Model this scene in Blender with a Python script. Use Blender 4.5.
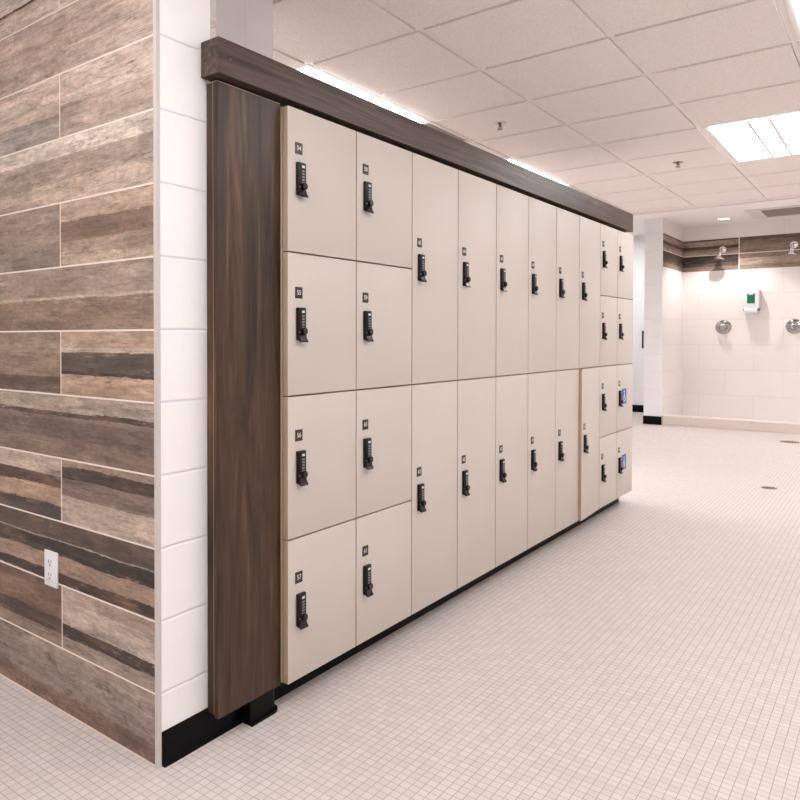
import bpy, bmesh, math, random
from mathutils import Vector, Matrix
sc = bpy.context.scene
for o in list(bpy.data.objects): bpy.data.objects.remove(o)
COL = sc.collection

# ------------------------------------------------------------------ camera
cam = bpy.data.cameras.new('camera')
cam.sensor_width = 36.0
cam.lens = 725.73 / 800 * 36.0
cam.shift_x = (400 - 282.76) / 800
cam.shift_y = (348.26 - 400) / 800
cam.clip_start = 0.02; cam.clip_end = 100
camo = bpy.data.objects.new('camera', cam); COL.objects.link(camo)
yaw, pitch, roll = 0.706613, -0.014165, -0.000576
fwd = Vector((-math.sin(yaw)*math.cos(pitch), math.cos(yaw)*math.cos(pitch), math.sin(pitch)))
rt = Vector((math.cos(yaw), math.sin(yaw), 0)); up = rt.cross(fwd)
r2 = math.cos(roll)*rt + math.sin(roll)*up; u2 = -math.sin(roll)*rt + math.cos(roll)*up
M = Matrix.Identity(4)
for i in range(3):
    M[i][0] = r2[i]; M[i][1] = u2[i]; M[i][2] = -fwd[i]
M[0][3], M[1][3], M[2][3] = 1.56388, -1.29793, 1.19663
camo.matrix_world = M
sc.camera = camo

# ------------------------------------------------------------------ world, exposure
w = bpy.data.worlds.new('world'); sc.world = w; w.use_nodes = True
w.node_tree.nodes['Background'].inputs[0].default_value = (1, .96, .93, 1)
w.node_tree.nodes['Background'].inputs[1].default_value = 0.3
sc.view_settings.view_transform = 'Standard'; sc.view_settings.look = 'None'
sc.view_settings.gamma = 1.0; sc.view_settings.use_curve_mapping = False
sc.view_settings.exposure = 0.04
PANEL = 9.4        # emission of the ceiling light panels
DOWN = 62.0         # watts of the shower downlight

H = 2.53            # grid ceiling
H2 = 2.84           # plaster ceiling over the showers
GX, GY, CELL = -0.6483, 1.4928, 0.6096
YB = 10.87          # shower back wall
YP = 9.64           # pier front
XA = -0.94          # pier's shower side

# ------------------------------------------------------------------ node helpers
def s2l(c):
    return tuple(((v/255)/12.92 if v/255 <= .04045 else ((v/255+.055)/1.055)**2.4) for v in c)
class NT:
    def __init__(s, m): s.m = m; s.t = m.node_tree; s.n = s.t.nodes; s.l = s.t.links
    def node(s, ty, **k):
        x = s.n.new(ty)
        for a, b in k.items(): setattr(x, a, b)
        return x
    def math(s, op, a, b=None, c=None, clamp=False):
        x = s.node('ShaderNodeMath', operation=op); x.use_clamp = clamp
        for i, v in enumerate((a, b, c)):
            if v is None: continue
            if isinstance(v, (int, float)): x.inputs[i].default_value = v
            else: s.l.new(v, x.inputs[i])
        return x.outputs[0]
    def mix(s, f, a, b, blend='MIX'):
        x = s.node('ShaderNodeMix', data_type='RGBA', blend_type=blend)
        for i, v in ((0, f), (6, a), (7, b)):
            if isinstance(v, (int, float)): x.inputs[i].default_value = v
            elif isinstance(v, tuple): x.inputs[i].default_value = (*v[:3], 1)
            else: s.l.new(v, x.inputs[i])
        return x.outputs[2]
    def noise(s, vec, scale, detail=4, rough=.5, dist=0):
        x = s.node('ShaderNodeTexNoise'); s.l.new(vec, x.inputs['Vector'])
        x.inputs['Scale'].default_value = scale; x.inputs['Detail'].default_value = detail
        x.inputs['Roughness'].default_value = rough; x.inputs['Distortion'].default_value = dist
        return x.outputs[0]
    def comb(s, x, y, z):
        c = s.node('ShaderNodeCombineXYZ')
        for i, v in enumerate((x, y, z)):
            if isinstance(v, (int, float)): c.inputs[i].default_value = v
            else: s.l.new(v, c.inputs[i])
        return c.outputs[0]
    def xyz(s):
        g = s.node('ShaderNodeTexCoord'); p = s.node('ShaderNodeSeparateXYZ')
        s.l.new(g.outputs['Object'], p.inputs[0]); return g.outputs['Object'], p.outputs[0], p.outputs[1], p.outputs[2]
    def ramp(s, fac, stops, interp='LINEAR'):
        x = s.node('ShaderNodeValToRGB'); r = x.color_ramp; r.interpolation = interp
        while len(r.elements) > 1: r.elements.remove(r.elements[0])
        r.elements[0].position = stops[0][0]; r.elements[0].color = (*stops[0][1], 1)
        for p, c in stops[1:]:
            e = r.elements.new(min(p, 1)); e.color = (*c, 1)
        s.l.new(fac, x.inputs[0]); return x.outputs[0]
    def bump(s, h, strength=.2, dist=.002):
        b = s.node('ShaderNodeBump'); b.inputs['Strength'].default_value = strength
        b.inputs['Distance'].default_value = dist; s.l.new(h, b.inputs['Height'])
        s.l.new(b.outputs[0], s.bs.inputs['Normal'])
def mat(name, col=None, rough=.5, metal=0, spec=.5):
    m = bpy.data.materials.new(name); m.use_nodes = True
    t = NT(m); t.bs = m.node_tree.nodes['Principled BSDF']
    if col: t.bs.inputs['Base Color'].default_value = (*s2l(col), 1)
    t.bs.inputs['Roughness'].default_value = rough; t.bs.inputs['Metallic'].default_value = metal
    t.bs.inputs['Specular IOR Level'].default_value = spec
    return m, t
def simple(name, col, rough=.5, metal=0, var=.04, scale=30, spec=.4):
    m, t = mat(name, col, rough, metal, spec)
    o, x, y, z = t.xyz(); n = t.noise(o, scale, 3)
    a = s2l(col); f = t.math('MULTIPLY_ADD', n, 2*var, 1-var)
    c = t.node('ShaderNodeVectorMath', operation='SCALE'); c.inputs[0].default_value = a
    t.l.new(f, c.inputs['Scale']); t.l.new(c.outputs[0], t.bs.inputs['Base Color'])
    return m
def emis(name, col, st):
    m = bpy.data.materials.new(name); m.use_nodes = True; t = m.node_tree
    b = t.nodes['Principled BSDF']; b.inputs['Base Color'].default_value = (.8, .8, .8, 1)
    b.inputs['Emission Color'].default_value = (*col, 1); b.inputs['Emission Strength'].default_value = st
    return m

def m_mosaic():
    m, t = mat('mosaic_floor', None, .42, 0, .4)
    o, x, y, z = t.xyz(); P = .0262
    u = t.math('DIVIDE', x, P); v = t.math('DIVIDE', y, P)
    masks = []
    for q in (u, v):
        f = t.math('FRACT', q); d = t.math('ABSOLUTE', t.math('SUBTRACT', f, .5))
        masks.append(t.math('GREATER_THAN', d, .459))
    g = t.math('MAXIMUM', *masks)
    cell = t.comb(t.math('FLOOR', u), t.math('FLOOR', v), 0)
    wn = t.node('ShaderNodeTexWhiteNoise', noise_dimensions='3D'); t.l.new(cell, wn.inputs[0])
    base = t.mix(wn.outputs[0], s2l((210, 198, 192)), s2l((220, 209, 203)))
    big = t.noise(o, 2.2, 4)
    base = t.mix(t.math('MULTIPLY', t.math('SUBTRACT', big, .35, clamp=True), .5), base, s2l((200, 186, 179)))
    gr = t.mix(t.noise(o, 6, 3), s2l((160, 149, 144)), s2l((184, 172, 167)))
    t.l.new(t.mix(g, base, gr), t.bs.inputs['Base Color'])
    t.l.new(t.math('MULTIPLY_ADD', g, .3, .42), t.bs.inputs['Roughness'])
    return m

# reclaimed-plank porcelain: strips listed bottom to top for each 8 in row
def strip_ramp(t, zq, rows, r0, pitch):
    n = len(rows); stops = []
    for i, row in enumerate(rows):
        for f, c in row: stops.append(((i+f)/n, s2l(c)))
    stops.sort(key=lambda q: q[0])
    fac = t.math('DIVIDE', t.math('SUBTRACT', zq, r0), n, clamp=True)
    return t.ramp(fac, stops[:32], 'CONSTANT')
def m_planks(name, rowsL, rowsR, pitch, z0, xj, alt, flat='x', line=.0026, gain=1.0, plen=1.22, sat=.84):
    m, t = mat(name, None, .5, 0, .35)
    o, x, y, z = t.xyz()
    if flat == 'y': x = y
    zq = t.math('DIVIDE', t.math('SUBTRACT', z, z0), pitch)
    row = t.math('FLOOR', zq); fr = t.math('FRACT', zq)
    wv = t.comb(t.math('MULTIPLY', x, 3.0), t.math('MULTIPLY', row, 7.3), t.math('MULTIPLY', z, 9.0))
    warp = t.math('SUBTRACT', t.noise(wv, 1.4, 3), .5)
    wv2 = t.comb(t.math('MULTIPLY', x, 18.0), row, t.math('MULTIPLY', z, 60.0))
    warp2 = t.math('SUBTRACT', t.noise(wv2, 2, 4, .65), .5)
    f2 = t.math('ADD', t.math('ADD', fr, t.math('MULTIPLY', warp, .10)), t.math('MULTIPLY', warp2, t.math('MULTIPLY', t.math('SUBTRACT', t.noise(wv, 3.3, 2),   .38, clamp=True), .36)))
    f0 = f2
    f2 = t.math('MINIMUM', t.math('MAXIMUM', f2, .004), .996)
    z2 = t.math('ADD', row, f2)
    # second reading of the strips, drifted along the board, for the patchy wear
    dr = t.math('SUBTRACT', t.noise(t.comb(t.math('MULTIPLY', x, 5.0), t.math('MULTIPLY', row, 4.1), t.math('MULTIPLY', z, 26.0)), 1.5, 5, .7), .5)
    f3 = t.math('MINIMUM', t.math('MAXIMUM', t.math('ADD', fr, t.math('MULTIPLY', dr, 1.1)), .004), .996)
    z3 = t.math('ADD', row, f3)
    hN = min(6, len(rowsL))
    def side1(rows, zz):
        a = strip_ramp(t, zz, rows[:hN], 0, pitch)
        if len(rows) > hN:
            b = strip_ramp(t, zz, rows[hN:], hN, pitch)
            a = t.mix(t.math('GREATER_THAN', zz, hN - .0001), a, b)
        return a
    pm = t.noise(t.comb(t.math('MULTIPLY', x, 9.0), t.math('MULTIPLY', row, 1.9), t.math('MULTIPLY', z, 70.0)), 1.3, 6, .75)
    pm = t.math('MULTIPLY', t.math('SUBTRACT', pm, .50, clamp=True), 6.0, clamp=True)
    def side(rows): return t.mix(t.math('MULTIPLY', pm, .75), side1(rows, z2), side1(rows, z3))
    if alt is not None:
        odd = t.math('ABSOLUTE', t.math('MODULO', row, 2.0)); odd = t.math('GREATER_THAN', odd, .5)
    isR = t.math('GREATER_THAN', x, xj)
    if alt is not None: isR = t.math('MAXIMUM', isR, t.math('SUBTRACT', 1.0, odd))
    c = t.mix(isR, side(rowsL), side(rowsR))
    hs = t.node('ShaderNodeHueSaturation'); hs.inputs['Saturation'].default_value = sat; t.l.new(c, hs.inputs['Color']); c = hs.outputs[0]
    # grain: fine streaks along the board, cloudy wear, pale scuffs, dark cracks
    off = t.math('MULTIPLY', isR, 4.7)
    g1 = t.noise(t.comb(t.math('MULTIPLY_ADD', x, 5.0, off), t.math('MULTIPLY', row, 3.1), t.math('MULTIPLY', z, 120.0)), 1.5, 5, .65)
    g2 = t.noise(t.comb(t.math('MULTIPLY_ADD', x, 4.0, off), t.math('MULTIPLY', row, 5.7), t.math('MULTIPLY', z, 22.0)), 1.3, 6, .7, .6)
    g3 = t.noise(t.comb(t.math('MULTIPLY', x, 26.0), t.math('MULTIPLY', row, 2.2), t.math('MULTIPLY', z, 60.0)), 1.5, 5, .75)
    k = t.math('MULTIPLY_ADD', g1, .75, .62)
    blk = t.node('ShaderNodeTexWhiteNoise', noise_dimensions='3D')
    t.l.new(t.comb(t.math('FLOOR', t.math('DIVIDE', t.math('MULTIPLY_ADD', t.math('FLOOR', t.math('MULTIPLY', z2, 2.6)), .37, x), .31)), row, t.math('FLOOR', t.math('MULTIPLY', z2, 2.6))), blk.inputs[0])
    k = t.math('MULTIPLY', k, t.math('MULTIPLY_ADD', blk.outputs[0], .22, .89))
    k = t.math('MULTIPLY', k, t.math('MULTIPLY_ADD', g2, 1.8, .10))
    k = t.math('MULTIPLY', k, t.math('MULTIPLY_ADD', g3, 1.3, .42))
    k = t.math('MULTIPLY', k, gain)
    vm = t.node('ShaderNodeVectorMath', operation='SCALE'); t.l.new(c, vm.inputs[0]); t.l.new(k, vm.inputs['Scale'])
    c = vm.outputs[0]
    scuff = t.math('MULTIPLY', t.math('SUBTRACT', g2, .62, clamp=True), 3.2, clamp=True)
    c = t.mix(t.math('MULTIPLY', scuff, t.math('MULTIPLY', g3, 1.1)), c, s2l((205, 188, 176)))
    crack = t.noise(t.comb(t.math('MULTIPLY_ADD', x, 3.5, off), t.math('MULTIPLY', row, 9.1), t.math('MULTIPLY', z, 45.0)), 1.6, 7, .8, .4)
    spk = t.noise(t.comb(t.math('MULTIPLY_ADD', x, 22.0, off), row, t.math('MULTIPLY', z, 160.0)), 1.6, 5, .8)
    ck = t.math('MULTIPLY', t.math('SUBTRACT', .46, crack, clamp=True), 9.0, clamp=True)
    ck = t.math('MULTIPLY', ck, t.math('MULTIPLY', t.math('SUBTRACT', spk, .40, clamp=True), 6.0, clamp=True))
    cl = t.noise(t.comb(t.math('MULTIPLY_ADD', x, 6.5, off), t.math('MULTIPLY', row, 6.3), t.math('MULTIPLY', z, 24.0)), 1.2, 6, .72, .8)
    cl = t.math('MULTIPLY', t.math('SUBTRACT', cl, .50, clamp=True), 7.0, clamp=True)
    cl = t.math('MULTIPLY', cl, t.math('MULTIPLY', t.math('SUBTRACT', spk, .36, clamp=True), 3.5, clamp=True))
    c = t.mix(t.math('MULTIPLY', cl, .60), c, s2l((96, 76, 66)))
    c = t.mix(t.math('MULTIPLY', ck, .85), c, s2l((78, 62, 55)))
    if alt is not None:
        # big scorched patches on the lowest course
        bl = t.noise(t.comb(t.math('MULTIPLY', x, 4.5), 1.7, t.math('MULTIPLY', z, 11.0)), 1.5, 7, .75, .5)
        bd = t.math('MULTIPLY', t.math('SUBTRACT', bl, .50, clamp=True), 8.0, clamp=True)
        bd = t.math('MULTIPLY', t.math('MULTIPLY', bd, t.math('LESS_THAN', zq, 1.0)), t.math('MULTIPLY', spk, 1.25))
        c = t.mix(bd, c, s2l((80, 67, 62)))
        lt = t.math('MULTIPLY', t.math('SUBTRACT', .44, bl, clamp=True), 5.0, clamp=True)
        c = t.mix(t.math('MULTIPLY', t.math('MULTIPLY', lt, t.math('LESS_THAN', zq, 1.0)), .5), c, s2l((182, 168, 158)))
    warm = t.noise(t.comb(t.math('MULTIPLY_ADD', x, 3.0, off), row, t.math('MULTIPLY', z, 10.0)), 1.7, 4)
    c = t.mix(t.math('MULTIPLY', t.math('SUBTRACT', warm, .52, clamp=True), 1.6), c, s2l((168, 134, 112)), 'MIX')
    # grout
    eh = t.math('MINIMUM', fr, t.math('SUBTRACT', 1.0, fr)); gm = t.math('LESS_THAN', eh, line/pitch)
    if alt is not None:
        dv = []
        for shift, sel in ((xj, odd), (xj + plen/2, t.math('SUBTRACT', 1.0, odd))):
            q = t.math('FRACT', t.math('ADD', t.math('DIVIDE', t.math('SUBTRACT', x, shift), plen), .5))
            e = t.math('LESS_THAN', t.math('ABSOLUTE', t.math('SUBTRACT', q, .5)), line*.9/plen)
            dv.append(t.math('MULTIPLY', e, sel))
        gm = t.math('MAXIMUM', gm, t.math('MAXIMUM', *dv))
    else:
        e = t.math('LESS_THAN', t.math('ABSOLUTE', t.math('SUBTRACT', x, xj)), line*.9); gm = t.math('MAXIMUM', gm, e)
    c = t.mix(1.0, c, (1.0, 1.0, .965), 'MULTIPLY'); c = t.mix(gm, c, s2l((240, 228, 218)))
    t.l.new(c, t.bs.inputs['Base Color'])
    t.bump(t.math('SUBTRACT', g1, gm), .12, .002)
    return m

A = (198,176,164)
ROWS_R = [  # plank tones; the upper rows also hold some lamp brightness in their colour
 [(0,(136,106,90)),(.28,(150,130,120)),(.6,(158,138,126))],
 [(0,(158,138,124)),(.2,(70,54,48)),(.40,(184,164,151)),(.78,(176,152,138))],
 [(0,(72,54,48)),(.16,(168,136,118)),(.42,(60,54,52)),(.66,(178,158,142)),(.69,(98,80,70))],
 [(0,(192,168,154)),(.40,(134,114,102)),(.70,(76,60,52)),(.87,(166,142,126))],
 [(0,(134,110,96)),(.3,(116,97,86)),(.58,(134,113,100)),(.66,(82,68,60)),(.73,(176,156,142))],
 [(0,(186,150,126)),(.31,(66,54,50)),(.36,(92,80,72)),(.67,(206,184,168)),(.72,(188,156,132))],
 [(0,(148,120,102)),(.48,(192,168,152)),(.52,(158,134,120))],
 [(0,(196,168,146)),(.16,(164,136,118)),(.36,(134,104,88)),(.67,(190,158,136))],
 [(0,(194,166,148)),(.3,(172,148,134)),(.70,(214,194,180))],
 [(0,(182,156,142)),(.48,(212,186,170))],
 [(0,(190,164,150)),(.6,(196,170,156))],
 [(0,(208,188,174)),(.30,(208,166,132)),(.335,(88,66,54)),(.39,(222,206,196))]]
ROWS_L = [  # left pieces; upper tones likewise keep some lamp brightness
 [(0,(146,110,92)),(.22,(140,120,110)),(.6,(148,130,120))],
 [(0,(146,124,110)),(.2,(88,66,56)),(.45,(128,98,80)),(.85,(112,86,72))],
 [(0,(92,66,56)),(.2,(162,130,112)),(.46,(66,58,54)),(.68,(160,140,126)),(.71,(116,94,80))],
 [(0,(84,72,68)),(.23,(182,146,120)),(.5,(90,66,56)),(.70,(188,166,152))],
 [(0,(132,112,100)),(.35,(112,96,88)),(.68,(88,74,66)),(.73,(170,150,136))],
 [(0,(106,84,72)),(.26,(150,124,106)),(.64,(164,138,118))],
 [(0,(148,122,104)),(.48,(168,146,132)),(.52,(122,104,96))],
 [(0,(150,128,116)),(.4,(158,134,120))],
 [(0,(204,176,158)),(.35,(184,158,144)),(.70,(214,196,182))],
 [(0,(168,150,140)),(.38,(210,184,168))],
 [(0,(196,168,154)),(.35,(160,128,106)),(.55,(190,164,150))],
 [(0,(208,188,174)),(.30,(208,166,132)),(.335,(88,66,54)),(.39,(222,206,196))]]
BAND_L = [[(0,(142,118,102)),(.3,(96,76,66)),(.5,(70,54,48)),(.82,(58,44,40))],
          [(0,(178,150,130)),(.22,(150,124,108)),(.38,(62,46,42)),(.55,(160,134,116)),(.88,(80,62,54))]]
BAND_R = [[(0,(160,130,110)),(.3,(190,162,142)),(.7,(150,122,106))],
          [(0,(150,124,106)),(.45,(136,110,94)),(.78,(104,82,70))]]

def m_block(name, pitch, phase=0, col=(247, 244, 243), rough=.5):
    m, t = mat(name, None, rough, 0, .4)
    o, x, y, z = t.xyz()
    wob = t.math('MULTIPLY', t.math('SUBTRACT', t.noise(o, 14, 3), .5), .006)
    f = t.math('FRACT', t.math('DIVIDE', t.math('SUBTRACT', t.math('ADD', z, wob), phase), pitch))
    d = t.math('MINIMUM', f, t.math('SUBTRACT', 1.0, f))
    g = t.math('SUBTRACT', 1.0, t.math('DIVIDE', d, .03), clamp=True)
    t.l.new(t.mix(t.math('MULTIPLY', g, .16), s2l(col), s2l((206, 198, 196))), t.bs.inputs['Base Color'])
    n = t.noise(o, 60, 4)
    t.bump(t.math('SUBTRACT', t.math('MULTIPLY', n, .12), g), .7, .004)
    return m
def m_tile(name, col=(238, 231, 228), flat='x', bw=.69, rh=.365, cx=-.308):
    m, t = mat(name, None, .3, 0, .5)
    o, x, y, z = t.xyz()
    if flat == 'y': x = y
    b = t.node('ShaderNodeTexBrick'); b.offset = .5; b.offset_frequency = 2
    t.l.new(t.comb(t.math('ADD', x, cx), z, 0), b.inputs['Vector'])
    for k, v in (('Scale', 1), ('Mortar Size', .0035), ('Mortar Smooth', .3), ('Brick Width', bw), ('Row Height', rh), ('Bias', 0)): b.inputs[k].default_value = v
    b.inputs['Color1'].default_value = (*s2l(col), 1); b.inputs['Color2'].default_value = (*s2l(tuple(c-4 for c in col)), 1)
    b.inputs['Mortar'].default_value = (*s2l((222, 214, 210)), 1)
    t.l.new(b.outputs[0], t.bs.inputs['Base Color'])
    t.bump(t.math('SUBTRACT', 1.0, b.outputs[1]), .25, .002)
    return m
def m_laminate(name, axis, dark, light, rough=.36):
    m, t = mat(name, None, rough, 0, .3)
    o, x, y, z = t.xyz()
    if axis == 'z': v = t.comb(t.math('MULTIPLY', x, 17), t.math('MULTIPLY', y, 17), t.math('MULTIPLY', z, 1.5))
    else: v = t.comb(t.math('MULTIPLY', x, 40), t.math('MULTIPLY', y, 1.6), t.math('MULTIPLY', z, 40))
    n = t.noise(v, 1.0, 6, .62, 1.0)
    v2 = t.comb(*(t.math('MULTIPLY', q, k) for q, k in zip((x, y, z), ((150, 150, 4) if axis == 'z' else (150, 4, 150)))))
    n2 = t.noise(v2, 1.0, 4, .6)
    f = t.math('ADD', t.math('MULTIPLY', t.math('SUBTRACT', n, .34), 2.4), t.math('MULTIPLY', t.math('SUBTRACT', n2, .5), .5), clamp=True)
    t.l.new(t.ramp(f, [(0, s2l(dark)), (.55, s2l(tuple((a+b)//2 for a, b in zip(dark, light)))), (1, s2l(light))]), t.bs.inputs['Base Color'])
    t.bump(n2, .06, .001)
    return m
def m_ceiltile():
    m, t = mat('ceiling_tile', None, .9, 0, .1)
    o, x, y, z = t.xyz()
    n = t.noise(o, 120, 5, .7)
    t.l.new(t.ramp(n, [(.36, s2l((236, 226, 220))), (.5, s2l((247, 238, 233))), (.62, s2l((250, 242, 238)))]), t.bs.inputs['Base Color'])
    t.bump(n, .15, .002)
    return m

MT = dict(
 mosaic=m_mosaic(), planks=m_planks('reclaimed_plank_tile', ROWS_L, ROWS_R, .2032, 0, -.473, True, gain=.93),
 band=m_planks('plank_tile_band', BAND_L, BAND_R, .236, 2.168, -.226, None, line=.006, gain=.84, sat=.72),
 band_side=m_planks('plank_tile_band_side', BAND_L, BAND_L, .236, 2.168, 50, None, flat='y', line=.006, gain=.92, sat=.72),
 block=m_block('painted_block', .2032, 0), block_far=m_block('painted_block_far', .2394, .004, (246, 243, 245)),
 tile=m_tile('shower_tile'), tile_side=m_tile('shower_tile_side', flat='y', cx=.1),
 paint=simple('white_paint', (244, 240, 239), .6, var=.01), paint_far=simple('white_wall_paint', (240, 238, 238), .6, var=.01),
 plaster=simple('plaster', (246, 240, 237), .8, var=.01), ceil=m_ceiltile(), tee=simple('ceiling_tee', (247, 238, 233), .5, var=.01),
 lam_v=m_laminate('dark_walnut_laminate', 'z', (40, 27, 19), (114, 86, 62), .38),
 lam_h=m_laminate('dark_walnut_fascia', 'y', (56, 41, 35), (122, 100, 91), .42),
 door=simple('locker_laminate', (207, 196, 186), .5, var=.008, scale=3), edge=simple('locker_edge', (184, 160, 138), .5, var=.03),
 black=simple('black_rubber', (7, 7, 8), .5, var=.1, spec=.12), gap_shade=simple('painted_gap_shade', (22, 16, 14), .8),
 lock=simple('black_lock_case', (10, 9, 10), .35, var=.1, spec=.25), lock2=simple('black_lock_knob', (14, 14, 15), .25), lever=simple('lock_lever', (44, 40, 40), .22, metal=.6),
 dial=simple('grey_dial', (128, 124, 124), .4), tag=simple('white_mark', (225, 220, 218), .5), plate=simple('number_plate_black', (40, 30, 32), .35),
 ink=simple('number_white', (226, 216, 212), .5), blue=simple('sticker_blue', (28, 84, 158), .4), white=simple('white_plastic', (238, 236, 238), .35, var=.01),
 slot=simple('slot_dark', (96, 84, 86), .6), trim=simple('corner_trim', (206, 197, 193), .45, var=.01), grout=simple('pale_grout', (232, 214, 200), .8),
 chrome2=simple('bright_chrome', (240, 240, 242), .14, metal=1, var=.01), chrome=simple('chrome', (176, 174, 176), .10, metal=1, var=.01), bronze=simple('sprinkler_brass', (150, 118, 96), .3, metal=.9), green=simple('green_label', (14, 110, 74), .4),
 frame=simple('fixture_frame', (228, 220, 216), .45, var=.01), grille=simple('grille_grey', (170, 158, 152), .6), drain=simple('drain_bronze', (150, 122, 108), .4, metal=.6),
 drainslot=simple('drain_dark', (58, 46, 42), .7), curb=simple('curb_tile', (222, 208, 200), .35, var=.02), curbtop=simple('curb_top', (240, 232, 226), .3),
 panel=emis('light_panel', (.955, .975, 1.0), PANEL), strip=emis('light_strip', (.955, .975, 1.0), PANEL*1.5),
 dpanel=emis('downlight_lens', (1, .97, .94), 6.0))

# ------------------------------------------------------------------ mesh helpers
class MB:
    def __init__(s): s.bm = bmesh.new(); s.mats = []
    def mi(s, m):
        if m not in s.mats: s.mats.append(m)
        return s.mats.index(m)
    def box(s, x0, x1, y0, y1, z0, z1, m, bev=0, seg=2):
        t = bmesh.new(); bmesh.ops.create_cube(t, size=1)
        for v in t.verts: v.co = Vector(((x0+x1)/2+v.co.x*(x1-x0), (y0+y1)/2+v.co.y*(y1-y0), (z0+z1)/2+v.co.z*(z1-z0)))
        if bev: bmesh.ops.bevel(t, geom=t.edges[:], offset=bev, segments=seg, affect='EDGES', profile=.5)
        s.add(t, m, bev > 0)
        return s
    def add(s, t, m, smooth=False):
        i = s.mi(m); mp = {}
        for v in t.verts: mp[v] = s.bm.verts.new(v.co)
        for f in t.faces:
            try: g = s.bm.faces.new([mp[v] for v in f.verts]); g.material_index = i; g.smooth = smooth
            except ValueError: pass
        t.free()
    def lathe(s, prof, m, origin=(0,0,0), axis='z', n=32, smooth=True, cap=True):
        """prof: (radius, height) pairs revolved about the axis through origin"""
        t = bmesh.new(); rings = []
        for r, h in prof:
            ring = []
            for k in range(n if r > 1e-6 else 1):
                a = 2*math.pi*k/n; c, d = r*math.cos(a), r*math.sin(a)
                p = {'z': (c, d, h), 'x': (h, c, d), 'y': (d, h, c)}[axis]
                ring.append(t.verts.new(Vector(p)+Vector(origin)))
            rings.append(ring)
        for a, b in zip(rings, rings[1:]):
            for k in range(n):
                k2 = (k+1) % n
                if len(a) == 1 and len(b) == 1: continue
                if len(a) == 1: t.faces.new((a[0], b[k], b[k2]))
                elif len(b) == 1: t.faces.new((a[k], a[k2], b[0]))
                else: t.faces.new((a[k], a[k2], b[k2], b[k]))
        for r in (rings[0], rings[-1]) if cap else ():
            if len(r) > 2: t.faces.new(r)
        bmesh.ops.recalc_face_normals(t, faces=t.faces[:])
        s.add(t, m, smooth); return s
    def tube(s, pts, r, m, n=12):
        t = bmesh.new(); rings = []; pts = [Vector(p) for p in pts]
        ref = Vector((0.13, .2, 1)).normalized()
        for i, p in enumerate(pts):
            d = (pts[min(i+1, len(pts)-1)]-pts[max(i-1, 0)]).normalized()
            a = d.cross(ref).normalized(); b = d.cross(a)
            rr = r[i] if isinstance(r, (list, tuple)) else r
            rings.append([t.verts.new(p+rr*(a*math.cos(2*math.pi*k/n)+b*math.sin(2*math.pi*k/n))) for k in range(n)])
        for a, b in zip(rings, rings[1:]):
            for k in range(n): t.faces.new((a[k], a[(k+1) % n], b[(k+1) % n], b[k]))
        t.faces.new(rings[0]); t.faces.new(rings[-1])
        bmesh.ops.recalc_face_normals(t, faces=t.faces[:]); s.add(t, m, True); return s
    def extrude(s, prof, axis, a, b, m, smooth=False):
        """closed 2-D profile extruded along an axis from a to b. axis 'y': prof=(x,z); 'z': (x,y); 'x': (y,z)"""
        t = bmesh.new()
        def P(q, h): return {'y': (q[0], h, q[1]), 'z': (q[0], q[1], h), 'x': (h, q[0], q[1])}[axis]
        A_ = [t.verts.new(P(q, a)) for q in prof]; B_ = [t.verts.new(P(q, b)) for q in prof]
        n = len(prof); t.faces.new(A_); t.faces.new(B_)
        for k in range(n): t.faces.new((A_[k], A_[(k+1) % n], B_[(k+1) % n], B_[k]))
        bmesh.ops.recalc_face_normals(t, faces=t.faces[:]); s.add(t, m, smooth); return s
    def build(s, name, parent=None, loc=None):
        me = bpy.data.meshes.new(name); s.bm.to_mesh(me); s.bm.free()
        for m in s.mats: me.materials.append(MT[m])
        try: me.set_sharp_from_angle(angle=math.radians(40))
        except Exception: pass
        o = bpy.data.objects.new(name, me); COL.objects.link(o)
        if parent: o.parent = parent
        if loc: o.location = loc
        return o
def thing(name, label, cat, loc=(0, 0, 0), group=None):
    o = bpy.data.objects.new(name, None); COL.objects.link(o); o.location = loc; o.empty_display_size = .1
    return tag(o, label, cat, group)
def tag(o, label, cat, group=None):
    o['label'] = label; o['category'] = cat
    if group: o['group'] = group
    return o
def struct(o): o['kind'] = 'structure'; return o

# ------------------------------------------------------------------ structure
struct(MB().box(-4.5, 3.4, -3.6, 11.5, -.1, 0, 'mosaic').build('floor'))
# near partition wall: plank tile face (facing the camera) with painted block end
struct(MB().box(-4.5, -.012, .0, .012, .0, H, 'planks').box(-4.5, -.0005, .0122, .205, 0, H, 'block').build('wall_left'))
struct(MB().box(-.011, .0008, -.003, .0122, 0, H, 'trim', .0006, 1).build('trim_1'))
struct(MB().box(-4.5, -.013, -.004, -.0002, 0, .004, 'grout').build('trim_2'))
# base with a small cove toe along the block end, running under the panel
prof = [(.0, .0), (.014, .0), (.0145, .003), (.006, .008), (.0035, .016), (.003, .093), (.002, .096), (0, .096)]
b = MB().extrude(prof, 'y', .012, .335, 'black', False)
b.build('baseboard_left')
struct(bpy.data.objects['baseboard_left'])
pb = [(.0, .325), (.046, .325), (.046, .425)] + [(.046-.035+.035*math.cos(a), .425+.035*math.sin(a)) for a in [math.radians(d) for d in range(10, 91, 10)]] + [(.0, .46)]
pb2 = [(x+(.008 if x > .01 else 0), y+(.006 if y > .43 else 0)) for x, y in pb]
struct(MB().extrude(pb, 'z', .008, .076, 'black').extrude(pb2, 'z', 0, .008, 'black').build('baseboard_panel'))
struct(MB().box(-.3, .0, .467, 4.307, 0, .088, 'black').build('baseboard_locker'))
# enclosing walls out of view
struct(MB().box(-4.6, -4.5, -3.6, 11.5, 0, H2, 'paint').build('wall_west'))
struct(MB().box(3.4, 3.5, -3.6, 11.5, 0, H2, 'paint').build('wall_right'))
struct(MB().box(-4.6, 3.5, -3.7, -3.6, 0, H, 'paint').build('wall_front'))
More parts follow.
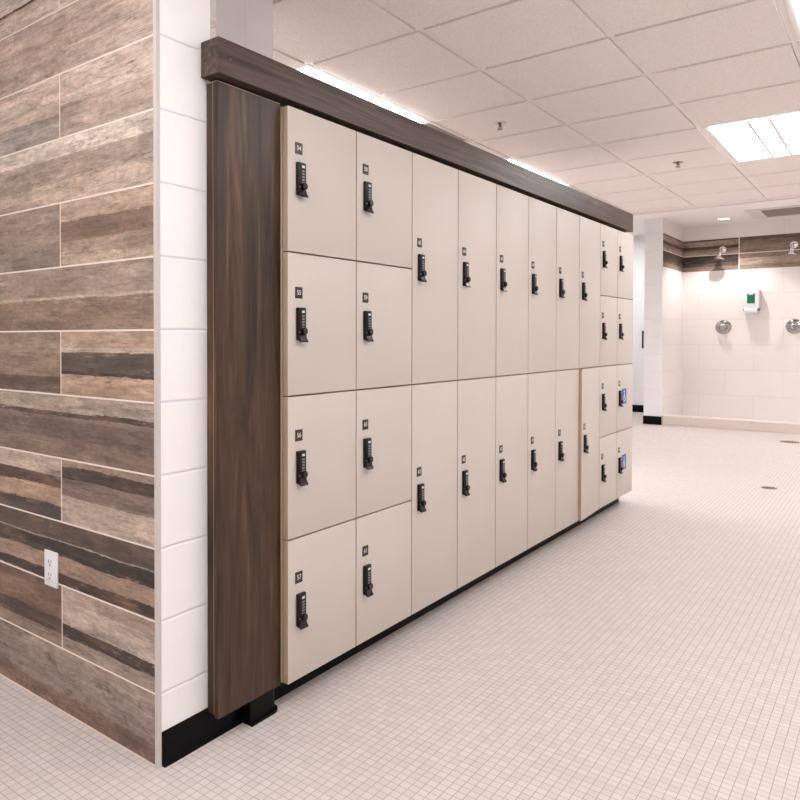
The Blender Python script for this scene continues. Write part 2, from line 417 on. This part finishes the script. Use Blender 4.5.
# pier at the shower entrance, alcove side wall, back walls
struct(MB().box(-1.168, XA, YP, YP+.02, 0, H2, 'block_far').box(-1.168, XA-.012, YP+.02, 11.3, 0, H2, 'paint_far').build('wall_pier'))
struct(MB().box(XA-.012, XA, YP+.02, YB, 0, 2.168, 'tile_side').box(XA-.012, XA, YP+.02, YB, 2.168, 2.64, 'band_side').box(XA-.012, XA, YP+.02, YB, 2.64, H2, 'tile_side').build('wall_shower_side'))
struct(MB().box(XA, 3.4, YB, YB+.1, 0, 2.168, 'tile').box(XA, 3.4, YB, YB+.1, 2.168, 2.64, 'band').box(XA, 3.4, YB, YB+.1, 2.64, H2, 'tile').build('wall_shower_back'))
struct(MB().box(-4.5, -1.168, 11.3, 11.4, 0, H2, 'paint_far').build('wall_corridor'))
struct(MB().box(-4.5, -1.2, 11.285, 11.3, 0, .115, 'black', .003).build('baseboard_corridor'))
struct(MB().box(-1.172, XA+.002, YP-.014, YP, 0, .115, 'black', .003).build('baseboard_pier'))
# shower curb: front tiles with joints, pale top slab
cb = MB()
xs = [XA+.003, -.592, .094, .78, 1.47, 2.16, 2.85, 3.4]
for a, c in zip(xs, xs[1:]): cb.box(a+.002, c-.002, YP+.035, YP+.16, 0, .118, 'curb', .002, 1)
cb.box(XA+.003, 3.4, YP+.04, YP+.158, .0, .117, 'grout')
struct(cb.build('trim_3'))
struct(MB().box(XA+.003, 3.4, YP+.03, YP+.17, .118, .134, 'curbtop', .003).build('trim_4'))
struct(MB().box(XA, 3.4, YP+.17, YB, .0, .03, 'curb').build('floor_shower'))
# suspended ceiling: lay-in panels (one sheet per cell) in a tee grid
lights = {(-1, 0), (-1, 4), (2, 4), (3, 0), (3, -4), (1, -5), (4, 4), (5, -1), (4, 7), (-3, 1), (-3, 5), (-5, -4), (-2, 7), (-2, -1), (-3, -7), (0, -8), (4, -8)}  # visible panels plus unseen ones added to brighten the room
troffers = sorted(lights)
taken = set()
for i, j in lights: taken |= {(i, j), (i, j+1)}
VENT = (-1, 2); taken.add(VENT)
ce = MB()
x_lo, x_hi, y_lo, y_hi = -4.5, 3.4, -3.6, 7.12
for i in range(-7, 8):
    for j in range(-9, 11):
        if (i, j) in taken: continue
        x0, x1 = max(GX+i*CELL, x_lo), min(GX+(i+1)*CELL, x_hi); y0, y1 = max(GY+j*CELL, y_lo), min(GY+(j+1)*CELL, y_hi)
        if x1-x0 < .02 or y1-y0 < .02: continue
        # tegular panel: raised face, thin reveal at its edges
        ce.box(x0+.0148, x1-.0148, y0+.0148, y1-.0148, H-.002, H+.02, 'ceil')
ce.box(x_lo, x_hi, y_lo, y_hi, H+.075, H+.1, 'plaster')
struct(ce.build('ceiling'))
tg = MB()
for i in range(-6, 8):
    x = GX+i*CELL
    if x_lo < x < x_hi: tg.box(x-.012, x+.012, y_lo, y_hi, H+.006, H+.03, 'tee')
for j in range(-8, 11):
    y = GY+j*CELL
    if y_lo < y < y_hi: tg.box(x_lo, x_hi, y-.012, y+.012, H+.0065, H+.029, 'tee')
struct(tg.build('trim_5'))
struct(MB().box(x_lo, x_hi, 7.12, 7.5, H-.012, H+.34, 'plaster').build('trim_6'))
struct(MB().box(x_lo, x_hi, 7.5, 11.5, H2, H2+.1, 'plaster').build('ceiling_shower'))
# white column standing behind the lockers
struct(MB().box(-.50, -.34, .715, .875, 0, H, 'paint', .002, 1).build('wall_column'))

# ------------------------------------------------------------------ ceiling fixtures
def troffer(i, j, label, group='recessed ceiling light panels'):
    x0, y0 = GX+i*CELL, GY+j*CELL; W, L = CELL, 2*CELL
    t = thing('ceiling_light', label, 'ceiling light', (x0+W/2, y0+L/2, H), group)
    f = MB(); a, c = W/2-.011, L/2-.011; k = .036
    f.box(-a, -a+k, -c, c, .002, .07, 'frame').box(a-k, a, -c, c, .002, .07, 'frame')
    f.box(-a+k, a-k, -c, -c+k, .002, .07, 'frame').box(-a+k, a-k, c-k, c, .002, .07, 'frame')
    f.build('frame', t)
    MB().box(-a+k, a-k, -c+k, c-k, -(.022 if i == -1 else .006), .014, 'strip' if i == -1 else 'panel').build('diffuser', t)
    for xx in (-.045, .065):
        MB().box(xx-.007, xx+.007, -c+k, c-k, -(.0265 if i == -1 else .0105), -(.0222 if i == -1 else .0062), 'frame').build('rib', t)
    return t
LB = {(-1, 0): 'bright ceiling light strip above the near end of the dark locker fascia',
      (-1, 4): 'bright ceiling light strip above the far half of the dark locker fascia',
      (2, 4): 'white rectangular ceiling light panel nearest the shower area',
      (3, 0): 'bright ceiling light at the top right corner of the picture'}
for i, j in troffers:
    troffer(i, j, LB.get((i, j), 'unseen rectangular ceiling light panel added to brighten the room'))
# return air grille in the grid between the two light strips
x0, y0 = GX+VENT[0]*CELL, GY+VENT[1]*CELL
t = thing('ceiling_vent', 'flat grey ceiling vent between the two light strips over the lockers', 'vent', (x0+CELL/2, y0+CELL/2, H))
f = MB(); a = CELL/2-.011
f.box(-a, -a+.03, -a, a, .002, .03, 'frame').box(a-.03, a, -a, a, .002, .03, 'frame').box(-a+.03, a-.03, -a, -a+.03, .002, .03, 'frame').box(-a+.03, a-.03, a-.03, a, .002, .03, 'frame').build('frame', t)
g = MB()
g.box(-a+.03, a-.03, -a+.03, a-.03, .012, .02, 'grille')
for k in range(24): g.box(-a+.031, a-.031, -a+.04+k*.0215, -a+.046+k*.0215, .005, .012, 'grille')
g.build('louvre', t)
# bar grille in the plaster ceiling over the showers
t = thing('ceiling_vent', 'long grey bar grille with pale frame in the shower ceiling', 'vent', (1.02, 10.12, H2))
f = MB()
f.box(-1.02, 1.02, -.42, -.34, -.012, 0, 'frame').box(-1.02, 1.02, .34, .42, -.012, 0, 'frame').box(-1.02, -.86, -.34, .34, -.012, 0, 'frame').box(.86, 1.02, -.34, .34, -.012, 0, 'frame').build('frame', t)
g = MB(); g.box(-.86, .86, -.34, .34, -.004, -.0005, 'grille')
for k in range(20): g.box(-.859, .859, -.33+k*.0345, -.322+k*.0345, -.011, -.004, 'grille')
g.build('louvre', t)
# downlight
def downlight(x, y, label):
    t = thing('downlight', label, 'downlight', (x, y, H2))
    MB().lathe([(.072, -.0005), (.098, -.0005), (.1, -.006), (.082, -.010), (.072, -.006), (.072, -.0005)], 'frame', cap=False).build('trim_ring', t)
    MB().lathe([(0, -.004), (.072, -.004), (.072, -.001), (0, -.001)], 'dpanel').build('lens', t)
    l = bpy.data.lights.new('downlight_lamp', 'SPOT'); l.energy = DOWN*1.1; l.color = (1, .965, .94); l.spot_size = math.radians(116); l.spot_blend = .55; l.shadow_soft_size = .035
    o = bpy.data.objects.new('lamp', l); COL.objects.link(o); o.parent = t; o.location = (0, 0, -.03)
downlight(-.32, 10.28, 'small round downlight in the shower ceiling above the left shower head')
downlight(1.5, 10.28, 'unseen round downlight added further right to brighten the showers')  # added, unseen: extra light on the shower wall
downlight(1.9, 8.7, 'unseen round downlight added before the curb to brighten the showers')  # added, unseen: extra light in front of the curb
def fill_panel(x, y, label):  # added panels, hidden from the camera, that brighten the far end
    t = thing('ceiling_light', label, 'ceiling light', (x, y, H2))
    f = MB(); f.box(-.61, .61, -.305, -.27, -.05, 0, 'frame').box(-.61, .61, .27, .305, -.05, 0, 'frame').box(-.61, -.575, -.27, .27, -.05, 0, 'frame').box(.575, .61, -.27, .27, -.05, 0, 'frame').build('frame', t)
    MB().box(-.575, .575, -.27, .27, -.04, -.03, 'strip' if x < 0 else 'panel').build('diffuser', t)
fill_panel(-2.16, 10.2, 'unseen light panel added over the corridor to brighten its wall')
fill_panel(1.6, 8.0, 'unseen light panel added right of the shower entrance as fill')

def sprinkler(x, y, label):
    t = thing('fire_sprinkler', label, 'sprinkler', (x, y, H), 'fire sprinklers in the tile ceiling')
    MB().lathe([(0, .001), (.036, .001), (.038, -.003), (.028, -.008), (.014, -.011), (0, -.011)], 'chrome').build('escutcheon', t)
    MB().lathe([(0, -.010), (.009, -.010), (.009, -.022), (.004, -.026), (.004, -.038), (0, -.038)], 'bronze').tube([(.009, 0, -.018), (.013, 0, -.028), (.004, 0, -.04)], .0022, 'bronze', 8).tube([(-.009, 0, -.018), (-.013, 0, -.028), (-.004, 0, -.04)], .0022, 'bronze', 8).build('body', t)
    MB().lathe([(0, -.038), (.016, -.038), (.017, -.041), (0, -.042)], 'chrome', n=20).build('deflector', t)
sprinkler(-.348, 3.02, 'ceiling sprinkler just above the dark locker fascia')
sprinkler(.257, 4.854, 'ceiling sprinkler left of the large ceiling light panel')

# ------------------------------------------------------------------ walnut fascia and end panel
t = thing('locker_fascia', 'dark walnut fascia beam running along the top of the lockers', 'fascia', (0, 0, 0))
m = MB(); bm = bmesh.new()
ya, yb_ = .1660, 4.357
co = [(x, y, z) for y, zb, zt in ((ya, 1.9555, 2.058), (yb_, 1.963, 2.090)) for x, z in ((.0008, zb), (.0732, zb), (.0732, zt), (.0008, zt))]
v = [bm.verts.new(c) for c in co]
for q in ((0,1,2,3), (4,5,6,7), (0,1,5,4), (1,2,6,5), (2,3,7,6), (3,0,4,7)): bm.faces.new([v[k] for k in q])
bmesh.ops.recalc_face_normals(bm, faces=bm.faces[:])
bmesh.ops.bevel(bm, geom=bm.edges[:], offset=.0008, segments=1, affect='EDGES')
m.add(bm, 'lam_h'); m.build('front_board', t)
MB().box(-.30, .0, .215, 4.355, 1.964, 1.984, 'lam_h').build('top_board', t)
MB().box(-.30, .030, .21, .4658, 1.9448, 1.9550, 'gap_shade').box(-.30, .030, .4658, 4.35, 1.9352, 1.9550, 'gap_shade').build('gap_shade_strip', t)  # dark boards painting the shade in the gap under the fascia
MB().lathe([(0, .0732), (.0018, .0732), (.002, .0736), (.001, .074), (0, .074)], 'dial', origin=(0, .215, 2.004), axis='x', n=12).build('screw_cap', t)
t = thing('end_panel', 'tall dark walnut end panel between white block wall and lockers', 'panel', (0, 0, 0))
MB().box(.0312, .0485, .1845, .4655, .078, 1.942, 'lam_v', .0008, 1).build('face_board', t)
MB().box(.0008, .0300, .188, .4655, .084, 1.942, 'lam_v', .0008, 1).build('backing_board', t)
MB().box(.0012, .0485, .1850, .4650, 1.9421, 1.9435, 'edge').build('edge_strip', t)
MB().box(.0298, .0314, .1855, .46, .086, 1.94, 'edge').build('groove', t)

# ------------------------------------------------------------------ lockers
LX, LZ0, LZ1 = .077, .0855, 1.934
YS = [.4665, .850, 1.238, 1.631, 2.026, 2.421, 2.822, 3.207, 3.605, 3.975, 4.352]   # column boundaries along the bank
FH = (LZ1-LZ0)/4
def text_mesh(s, size):
    c = bpy.data.curves.new('number', 'FONT'); c.body = s; c.size = size*.82; c.align_x = 'CENTER'; c.align_y = 'CENTER'; c.extrude = .0003; c.offset = .0002
    o = bpy.data.objects.new('number', c); COL.objects.link(o)
    dg = bpy.context.evaluated_depsgraph_get(); me = bpy.data.meshes.new_from_object(o.evaluated_get(dg))
    bpy.data.objects.remove(o); bm = bmesh.new(); bm.from_mesh(me); bpy.data.meshes.remove(me); return bm
def plate(num, parent, y, z):
    m = MB().box(0, .0018, -.0185, .0185, -.0185, .0185, 'plate', .0006, 1)
    b = text_mesh(num, .026)
    for v in b.verts: v.co = Vector((.002+v.co.z, v.co.x, v.co.y))
    m.add(b, 'ink'); o = m.build('number_plate', parent); o.location = (0, y, z); return o
# lock prototype meshes
m = MB(); m.box(0, .012, -.0205, .0205, -.106, 0, 'lock', .003, 3)
m.box(.0115, .0130, -.010, .016, -.078, -.006, 'lock', .0006, 1)
m.box(.0130, .0136, -.004, .010, -.0175, -.010, 'tag')
for k in range(5): m.box(.0130, .0140, -.004, .009, -.0305-k*.0095, -.0245-k*.0095, 'dial', .0004, 1)
m.box(.0118, .0125, -.0150, -.0125, -.081, -.0785, 'tag')
LOCK = m.bm; lock_o = m.build('combination_lock'); LOCKM = lock_o.data; bpy.data.objects.remove(lock_o)
o = MB().lathe([(0, .0122), (.010, .0122), (.0118, .014), (.0118, .021), (.0100, .023), (0, .023)], 'lock2', axis='x', n=24).build('lock_knob'); KNOBM = o.data; bpy.data.objects.remove(o)
pr = [(.008, -.090), (.0135, -.089), (.0150, -.098), (.0215, -.109), (.0200, -.1125), (.011, -.108), (.006, -.104)]
pr = [(a, c) for a, c in pr]
o = MB().extrude(pr, 'y', -.017, .019, 'lever').build('lock_lever'); LEVM = o.data; bpy.data.objects.remove(o)
def sticker(parent, y, z):
    m = MB().box(0, .0012, -.052, .052, -.105, 0, 'blue', .0004, 1)
    m.lathe([(0, .0012), (.0075, .0012), (.0075, .0017), (0, .0017)], 'white', origin=(0, .0, -.02), axis='x', n=16)
    m.tube([(.0013, 0, -.03), (.0013, -.002, -.058), (.0013, .014, -.060), (.0013, .020, -.085)], .0032, 'white', 6)
    m.tube([(.0013, -.001, -.042), (.0013, .011, -.043)], .0026, 'white', 6)
    m.tube([(.0013, -.012+.0*k, -.05) if k == 0 else (.0013, -.002+.019*math.cos(math.radians(150+k*22)), -.07+.019*math.sin(math.radians(150+k*22))) for k in range(9)], .0026, 'white', 6)
    o = m.build('accessibility_sticker', parent); o.location = (0, y, z)
numb = [54]
def locker_column(idx, tiers, label):
    y0 = YS[idx]; LW = YS[idx+1]-y0
    t = thing('locker_cabinet', label, 'locker', (LX, y0, 0), 'beige laminate locker columns')
    MB().box(-.38, -.022, .0008, LW-.0008, LZ0, LZ1, 'edge').build('body', t)
    g = .0028
    hh = (LZ1-LZ0)/tiers
    for k in range(tiers):
        z1 = LZ1-k*hh-(g if k else 0); z0 = LZ1-(k+1)*hh+(g if k < tiers-1 else 0)
        gy = g
        piv = LW-gy
        d = MB(); d.box(-.019, 0, gy-piv, 0, z0, z1, 'door', .0012, 2)
        # tan edge banding on the hinge-free side of the door
        d.box(-.0188, -.0008, gy-piv-.0006, gy-piv+.0006, z0+.001, z1-.001, 'edge')
        door = d.build('door', t); door.location = (0, piv, 0)
        if idx == 7 and k == 1:
            door.rotation_euler = (0, 0, math.radians(2.4))
            door['label'] = 'lower tall door standing slightly ajar'
        yo = -piv
        zt = z1
        dz_lock = .172 if tiers == 4 else .400; dz_pl = .126 if tiers == 4 else .353
        yl = .0620; yp = .0565
        plate(str(numb[0]), door, yo+yp, zt-dz_pl); numb[0] += 1
        zl = zt-dz_lock-(.002*k if tiers == 4 else .003*k)
        for nm, me, p in (('combination_lock', LOCKM, (0, yo+yl, zl)), ('lock_knob', KNOBM, (0, yo+yl+.004, zl-.077)), ('lock_lever', LEVM, (0, yo+yl, zl))):
            o = bpy.data.objects.new(nm, me); COL.objects.link(o); o.parent = door; o.location = p
        if idx == 9 and k >= 2: sticker(door, yo+.172, zl+.008)
LL = ['four-door locker column nearest the dark end panel, doors 54 to 57',
 'four-door locker column second from the dark end panel, left of the tall doors',
 'nearest of the two-door tall locker columns, beside the four-door ones',
 'two-door tall locker column, second of the six tall ones',
 'two-door tall locker column, third of the six tall ones',
 'two-door tall locker column, fourth of the six tall ones',
 'two-door tall locker column, fifth, left of the one with its lower door ajar',
 'two-door tall locker column whose lower door stands slightly ajar, last tall one',
 'far four-door locker column just before the end, no blue stickers',
 'last four-door locker column at the far end with two blue accessibility stickers']
for i, lab in enumerate(LL): locker_column(i, 2 if 2 <= i <= 7 else 4, lab)
# closing side of the bank
tag(MB().box(LX-.38, LX-.001, YS[10]+.0002, YS[10]+.006, LZ0, LZ1-.001, 'door', .0008, 1).build('side_panel'), 'beige side panel closing the far end of the locker bank', 'panel')

# ------------------------------------------------------------------ wall outlet on plank wall
t = thing('wall_outlet', 'white double power outlet low on the wood-look plank wall', 'outlet', (-.528, 0, .449))
def box(x0, x1, y0, y1, z0, z1, m, name, par, bev=0): return MB().box(x0, x1, y0, y1, z0, z1, m, bev).build(name, par)
box(-.0375, .0375, -.007, -.0002, -.0575, .0575, 'white', 'cover_plate', t, .0025)
for zc in (.021, -.021):
    r = MB().box(-.017, .017, -.009, -.0068, zc-.0145, zc+.0145, 'white', .0009).build('receptacle', t)
    MB().box(-.0078, -.0052, -.0096, -.0088, zc-.001, zc+.0085, 'slot').box(.0052, .0078, -.0096, -.0088, zc, zc+.0075, 'slot').lathe([(0, -.0088), (.0028, -.0088), (.0028, -.0096), (0, -.0096)], 'slot', origin=(0, 0, zc-.008), axis='y', n=12).build('socket_hole', r)
MB().lathe([(0, -.0068), (.0025, -.0068), (.0022, -.0085), (0, -.0085)], 'white', axis='y', n=12).build('screw', t)

# ------------------------------------------------------------------ shower fittings
def shower_head(x, label):
    t = thing('wall_shower', label, 'shower', (x, YB, 2.475), 'chrome wall showers')
    MB().lathe([(0, 0), (.046, 0), (.048, -.008), (.038, -.018), (.018, -.026), (0, -.026)], 'chrome2', axis='y').build('wall_flange', t)
    MB().tube([(0, -.02, 0), (0, -.07, .004), (-.004, -.115, -.012), (-.006, -.145, -.05), (-.006, -.155, -.075)], .013, 'chrome2').build('arm', t)
    h = MB().lathe([(0, 0), (.022, 0), (.030, -.018), (.024, -.035), (.038, -.048), (.062, -.075), (.074, -.086), (.072, -.096), (0, -.098)], 'chrome2')
    h = h.build('head', t); h.location = (-.006, -.155, -.062); h.rotation_euler = (math.radians(-8), math.radians(6), 0)
shower_head(-.432, 'left chrome shower head above the left shower valve')
shower_head(.42, 'right chrome shower head at the right edge of the picture')
def valve(x, rot, label):
    t = thing('shower_valve', label, 'shower valve', (x, YB, 1.352), 'chrome shower valves')
    MB().lathe([(0, 0), (.098, 0), (.102, -.006), (.094, -.018), (.062, -.034), (0, -.036)], 'chrome', axis='y', n=40).build('escutcheon', t)
    MB().lathe([(0, -.034), (.050, -.034), (.052, -.060), (.040, -.082), (0, -.085)], 'chrome', axis='y').build('hub', t)
    h = MB().tube([(0, -.07, 0), (.045, -.095, .004), (.105, -.108, .01)], [.026, .019, .013], 'chrome').build('handle', t)
    h.rotation_euler = (0, rot, 0)
valve(-.412, math.radians(-12), 'left round chrome shower valve, left of the soap dispenser')
valve(.436, math.radians(-8), 'right round chrome shower valve, right of the soap dispenser')
t = thing('soap_dispenser', 'white wall soap dispenser with green label between the shower valves', 'soap dispenser', (-.058, YB, 1.71))
MB().box(-.094, .098, -.145, -.0, -.105, .170, 'white', .014, 3).box(-.076, .076, -.150, -.14, .09, .150, 'white', .004).build('housing', t)
MB().box(-.046, .046, -.1535, -.148, -.03, .105, 'green', .001, 1).box(-.026, .026, -.1545, -.1530, .088, .102, 'white').build('label', t)
MB().extrude([(-.145, -.165), (-.160, -.160), (-.165, -.118), (-.142, -.085), (-.03, -.085), (-.03, -.15)], 'x', -.076, .076, 'white').box(-.04, .04, -.1595, -.148, -.082, -.052, 'white', .003).build('push_bar', t)
for s in (-1, 1): MB().box(s*.085-.009, s*.085+.009, -.105, -.05, -.135, -.105, 'slot', .003).build('hinge_pin', t)

# corridor door pull
t = thing('door_handle', 'black vertical pull handle on the white wall left of the block pier', 'handle', (-1.585, 11.3, 1.17))
MB().box(-.012, .012, -.075, -.055, -.14, .14, 'lock', .005).build('grip', t)
for z in (-.11, .11): MB().box(-.008, .008, -.058, -.0, z-.008, z+.008, 'lock', .002).build('standoff', t)

# ------------------------------------------------------------------ floor drains
def drain(x, y, r, label):
    t = thing('floor_drain', label, 'drain', (x, y, 0), 'round floor drains')
    MB().lathe([(0, .0002), (r, .0002), (r, .0022), (r*.93, .003), (r*.88, .0022), (0, .0022)], 'drain', n=32).build('rim', t)
    g = MB()
    for k in range(-3, 4):
        h = math.sqrt(max(0, (r*.78)**2-(k*r*.22)**2)); g.box(k*r*.22-r*.045, k*r*.22+r*.045, -h, h, .0021, .0026, 'drainslot')
    g.build('grate', t)
drain(.768, 5.60, .055, 'small round floor drain nearest the lockers')
drain(.592, 8.80, .105, 'round floor drain just in front of the shower curb')
